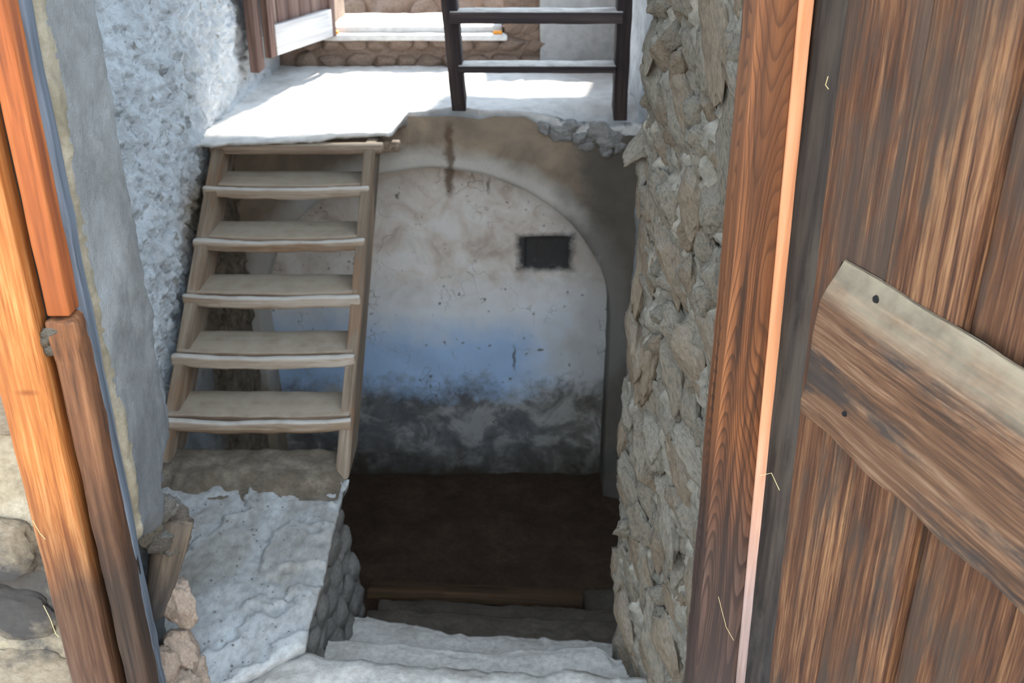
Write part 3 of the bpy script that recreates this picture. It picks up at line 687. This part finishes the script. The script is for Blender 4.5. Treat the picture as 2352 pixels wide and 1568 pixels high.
# ------------------------------------------------------------------ upper ladder
ld = tag(empty('wooden_ladder', (.13, 5.12, LZ)), 'dark wooden ladder stair rising from the bright landing', 'ladder')
LN = Vector((0, -.53, 1)).normalized()
def lp(px, py): return onp(px, py, (0, 5.10, LZ - .02), Vector((0, 1, .53)))
def rail(pa, pb, wx, wd, name='rail'):
    a, b = lp(*pa), lp(*pb); z = (b - a).normalized(); b = b + z * 1.9; z = (b - a).normalized()
    x = Vector((1, 0, 0)); y = z.cross(x).normalized(); x = y.cross(z)
    return rough(name, (wx, wd, (b - a).length), basis((a + b) / 2 + y * wd * .5, x, y, z), M['ladderz'], ld, step=.06, r=.006, amp=.003)
rail((1054, 256), (1030, 0), .072, .13); rail((1424, 278), (1436, 0), .07, .13)
for (xa, xb, py, th) in ((1060, 1408, 150, .036), (1040, 1424, 26, .055), (1025, 1440, -110, .05), (1010, 1455, -260, .05)):
    a, b = lp(xa, py), lp(xb, py)
    rough('rung', ((b - a).length + .03, .15, th), Matrix.Translation((a + b) / 2 + Vector((0, .062, -th / 2))), M['ladder'], ld, step=.04, r=.006, amp=.003)

# ------------------------------------------------------------------ shutter by the window and plank on the left wall
shz = 2.435
a, b = Vector((-1.10, YB - .04, shz)), Vector((-1.33, 5.56, shz))
xd = (b - a).normalized(); ysd = UP.cross(xd)
sh = tag(empty('window_shutter', a), 'half open boarded shutter with pale bottom rail left of the window', 'shutter')
Ls = (b - a).length
def sM(s, off, z): return basis(a + xd * s + ysd * off + UP * z, xd, ysd, UP)
for i in range(6): rough('board', (Ls / 6 - .006, .022, 1.5), sM((i + .5) * Ls / 6, .0, .75), M['shutter'], sh, step=.1, r=.003)
for s in (.03, Ls - .03): rough('stile', (.06, .04, 1.54), sM(s, .012, .77), M['shutter'], sh, step=.1, r=.004)
rough('rail', (Ls - .12, .035, .16), sM(Ls / 2, .02, .085), M['shutter_pale'], sh, step=.06, r=.004)
wp = onX(566, 140, XL + .01)
tag(rough('wall_plank', (.05, .13, 1.9), Matrix.Translation((XL + .03, 5.50, 3.33)), M['shutter'], step=.1, r=.006), 'upright brown board fixed to the left wall beside the shutter', 'board')

# ------------------------------------------------------------------ broken jamb foot: stake and stones
sa, sb_ = onY(392, 1235, 2.24), onY(352, 1424, 2.19)
zd = (sa - sb_).normalized(); xq = Vector((0, 1, 0)).cross(zd).normalized(); yq = zd.cross(xq)
bm = bmesh.new(); rr = [.006, .026, .034, .041, .046, .050, .052]; hl = (sa - sb_).length + .06; ring = []
for i, r_ in enumerate(rr):
    ring.append([bm.verts.new((r_ * math.cos(t * math.pi / 7) * (1 + .12 * nz((t, i, 0), .7, 1)), r_ * .8 * math.sin(t * math.pi / 7), hl * ([0, .06, .2, .4, .6, .8, 1][i]))) for t in range(14)])
for i in range(6):
    for t in range(14): bm.faces.new([ring[i][t], ring[i][(t + 1) % 14], ring[i + 1][(t + 1) % 14], ring[i + 1][t]])
bm.faces.new(ring[0][::-1]); bm.faces.new(ring[-1])
me = bpy.data.meshes.new('stake'); bm.to_mesh(me); bm.free()
finish(me, wood('stake_wood', (.03, .025, .022), (.15, .11, .08), (.30, .22, .15), 2, 50, zst=(.16, .0, (.03, .028, .03)), bump=.4))
tag(link('wooden_stake', me, basis(sb_, xq, yq, zd)), 'blunt wooden stake end sticking down from the broken plaster jamb', 'wood')
rs = random.Random(31)
for px, py, Y, sx, sz, lab in ((408, 1390, 2.22, .062, .10, 'pale topped rubble stone just below the wooden stake'), (412, 1490, 2.20, .072, .10, 'pinkish rubble stone at the foot of the broken jamb'), (375, 1530, 2.12, .05, .07, 'small grey rubble stone against the blue frame edge'), (447, 1560, 2.20, .055, .08, 'grey rubble stone lying at the slab edge by the jamb'), (400, 1590, 2.10, .08, .07, 'rubble stone at the bottom edge by the frame')):
    p = onY(px, py, Y)
    tag(link('rubble_stone', finish(rock_mesh('rubble', int(px), 4, 14, .22, .14), stone('foot_stone', [(.26, .19, .14), (.42, .31, .24), (.55, .46, .38)], 9)), Matrix.Translation(p) @ Matrix.Rotation(rs.uniform(0, 6), 4, 'Z') @ Matrix.Diagonal((sx, sx * .9, sz, 1))), lab, 'stone', 'rubble stones at the broken jamb')
link('stone', rocks[3], Matrix.Translation(onY(382, 1210, 2.26)) @ Matrix.Diagonal((.05, .05, .07, 1)), fw)
jrock = [rock_mesh('jamb_foot_rock_%d' % i, 160 + i, 4, 12, .22, .14) for i in range(3)]
for r_ in jrock: finish(r_, stone('jamb_foot_rubble', [(.10, .085, .07), (.21, .18, .15), (.34, .29, .24)], 12, (.36, .34, .31), .9))
for i, (px, py, Y, q_) in enumerate(((398, 1185, 2.27, .05), (362, 1235, 2.2, .048), (398, 1235, 2.25, .045), (340, 1200, 2.14, .045), (375, 1165, 2.24, .045))):
    link('stone', jrock[i % 3], Matrix.Translation(onY(px, py, Y)) @ Matrix.Rotation(i * 1.1, 4, 'X') @ Matrix.Diagonal((q_, q_, q_ * 1.3, 1)), fw)
link('stone', rocks[5], Matrix.Translation(onY(335, 1215, 2.12)) @ Matrix.Diagonal((.04, .05, .05, 1)), fw)

# ------------------------------------------------------------------ grit and straw
rs = random.Random(77); bm = bmesh.new()
for i in range(130):
    y = rs.uniform(2.2, 3.1); x = rs.uniform(-1.2, xright(y) - .03); r_ = rs.uniform(.0015, .0045)
    bmesh.ops.create_icosphere(bm, subdivisions=1, radius=r_, matrix=Matrix.Translation((x, y, slabf(y, (x - XL) / (xright(y) - XL))[2] + r_ * .6)))
me = bpy.data.meshes.new('grit'); bm.to_mesh(me); bm.free(); finish(me, stone('grit_stone', [(.05, .05, .05), (.2, .19, .18), (.5, .48, .46)], 3))
tag(link('grit', me), 'scattered grit on the grey slab', 'grit', kind='stuff')
def wisp(pts, r, mat, label):
    vs, fs = [], []
    for i, p in enumerate(pts):
        d = (pts[min(i + 1, len(pts) - 1)] - pts[max(i - 1, 0)]).normalized(); a_ = d.cross(Vector((0, 1, 0))).normalized(); b_ = d.cross(a_)
        for t in range(6): vs.append(p + a_ * r * math.cos(t * math.pi / 3) + b_ * r * math.sin(t * math.pi / 3))
        if i:
            for t in range(6): fs.append([(i - 1) * 6 + t, (i - 1) * 6 + (t + 1) % 6, i * 6 + (t + 1) % 6, i * 6 + t])
    tag(mesh('straw_wisp', vs, fs, mat), label, 'straw', 'straw wisps')
wisp([onY(x, y, YF - .006) for x, y in ((1902, 175), (1896, 195), (1903, 205))], .0008, M['straw'], 'short straw wisp high in the dark rebate beside the door')
wisp([onY(x, y, YF - .04) for x, y in ((1745, 1092), (1772, 1086), (1790, 1125))], .0007, M['straw'], 'bent straw wisp on the arris below the middle of the right post')
wisp([onY(x, y, YF - .05) for x, y in ((75, 1195), (92, 1225), (104, 1238))], .0007, M['straw'], 'straw wisp on the orange board near the facade stones')
wisp([onY(x, y, YF - .05) for x, y in ((100, 1390), (115, 1420), (128, 1455), (135, 1462))], .0009, M['straw'], 'yellow straw wisp low at the edge of the orange board')
wisp([onY(x, y, YF - .05) for x, y in ((1650, 1370), (1668, 1440), (1685, 1470))], .0006, M['straw'], 'long thin straw on the lower right post')
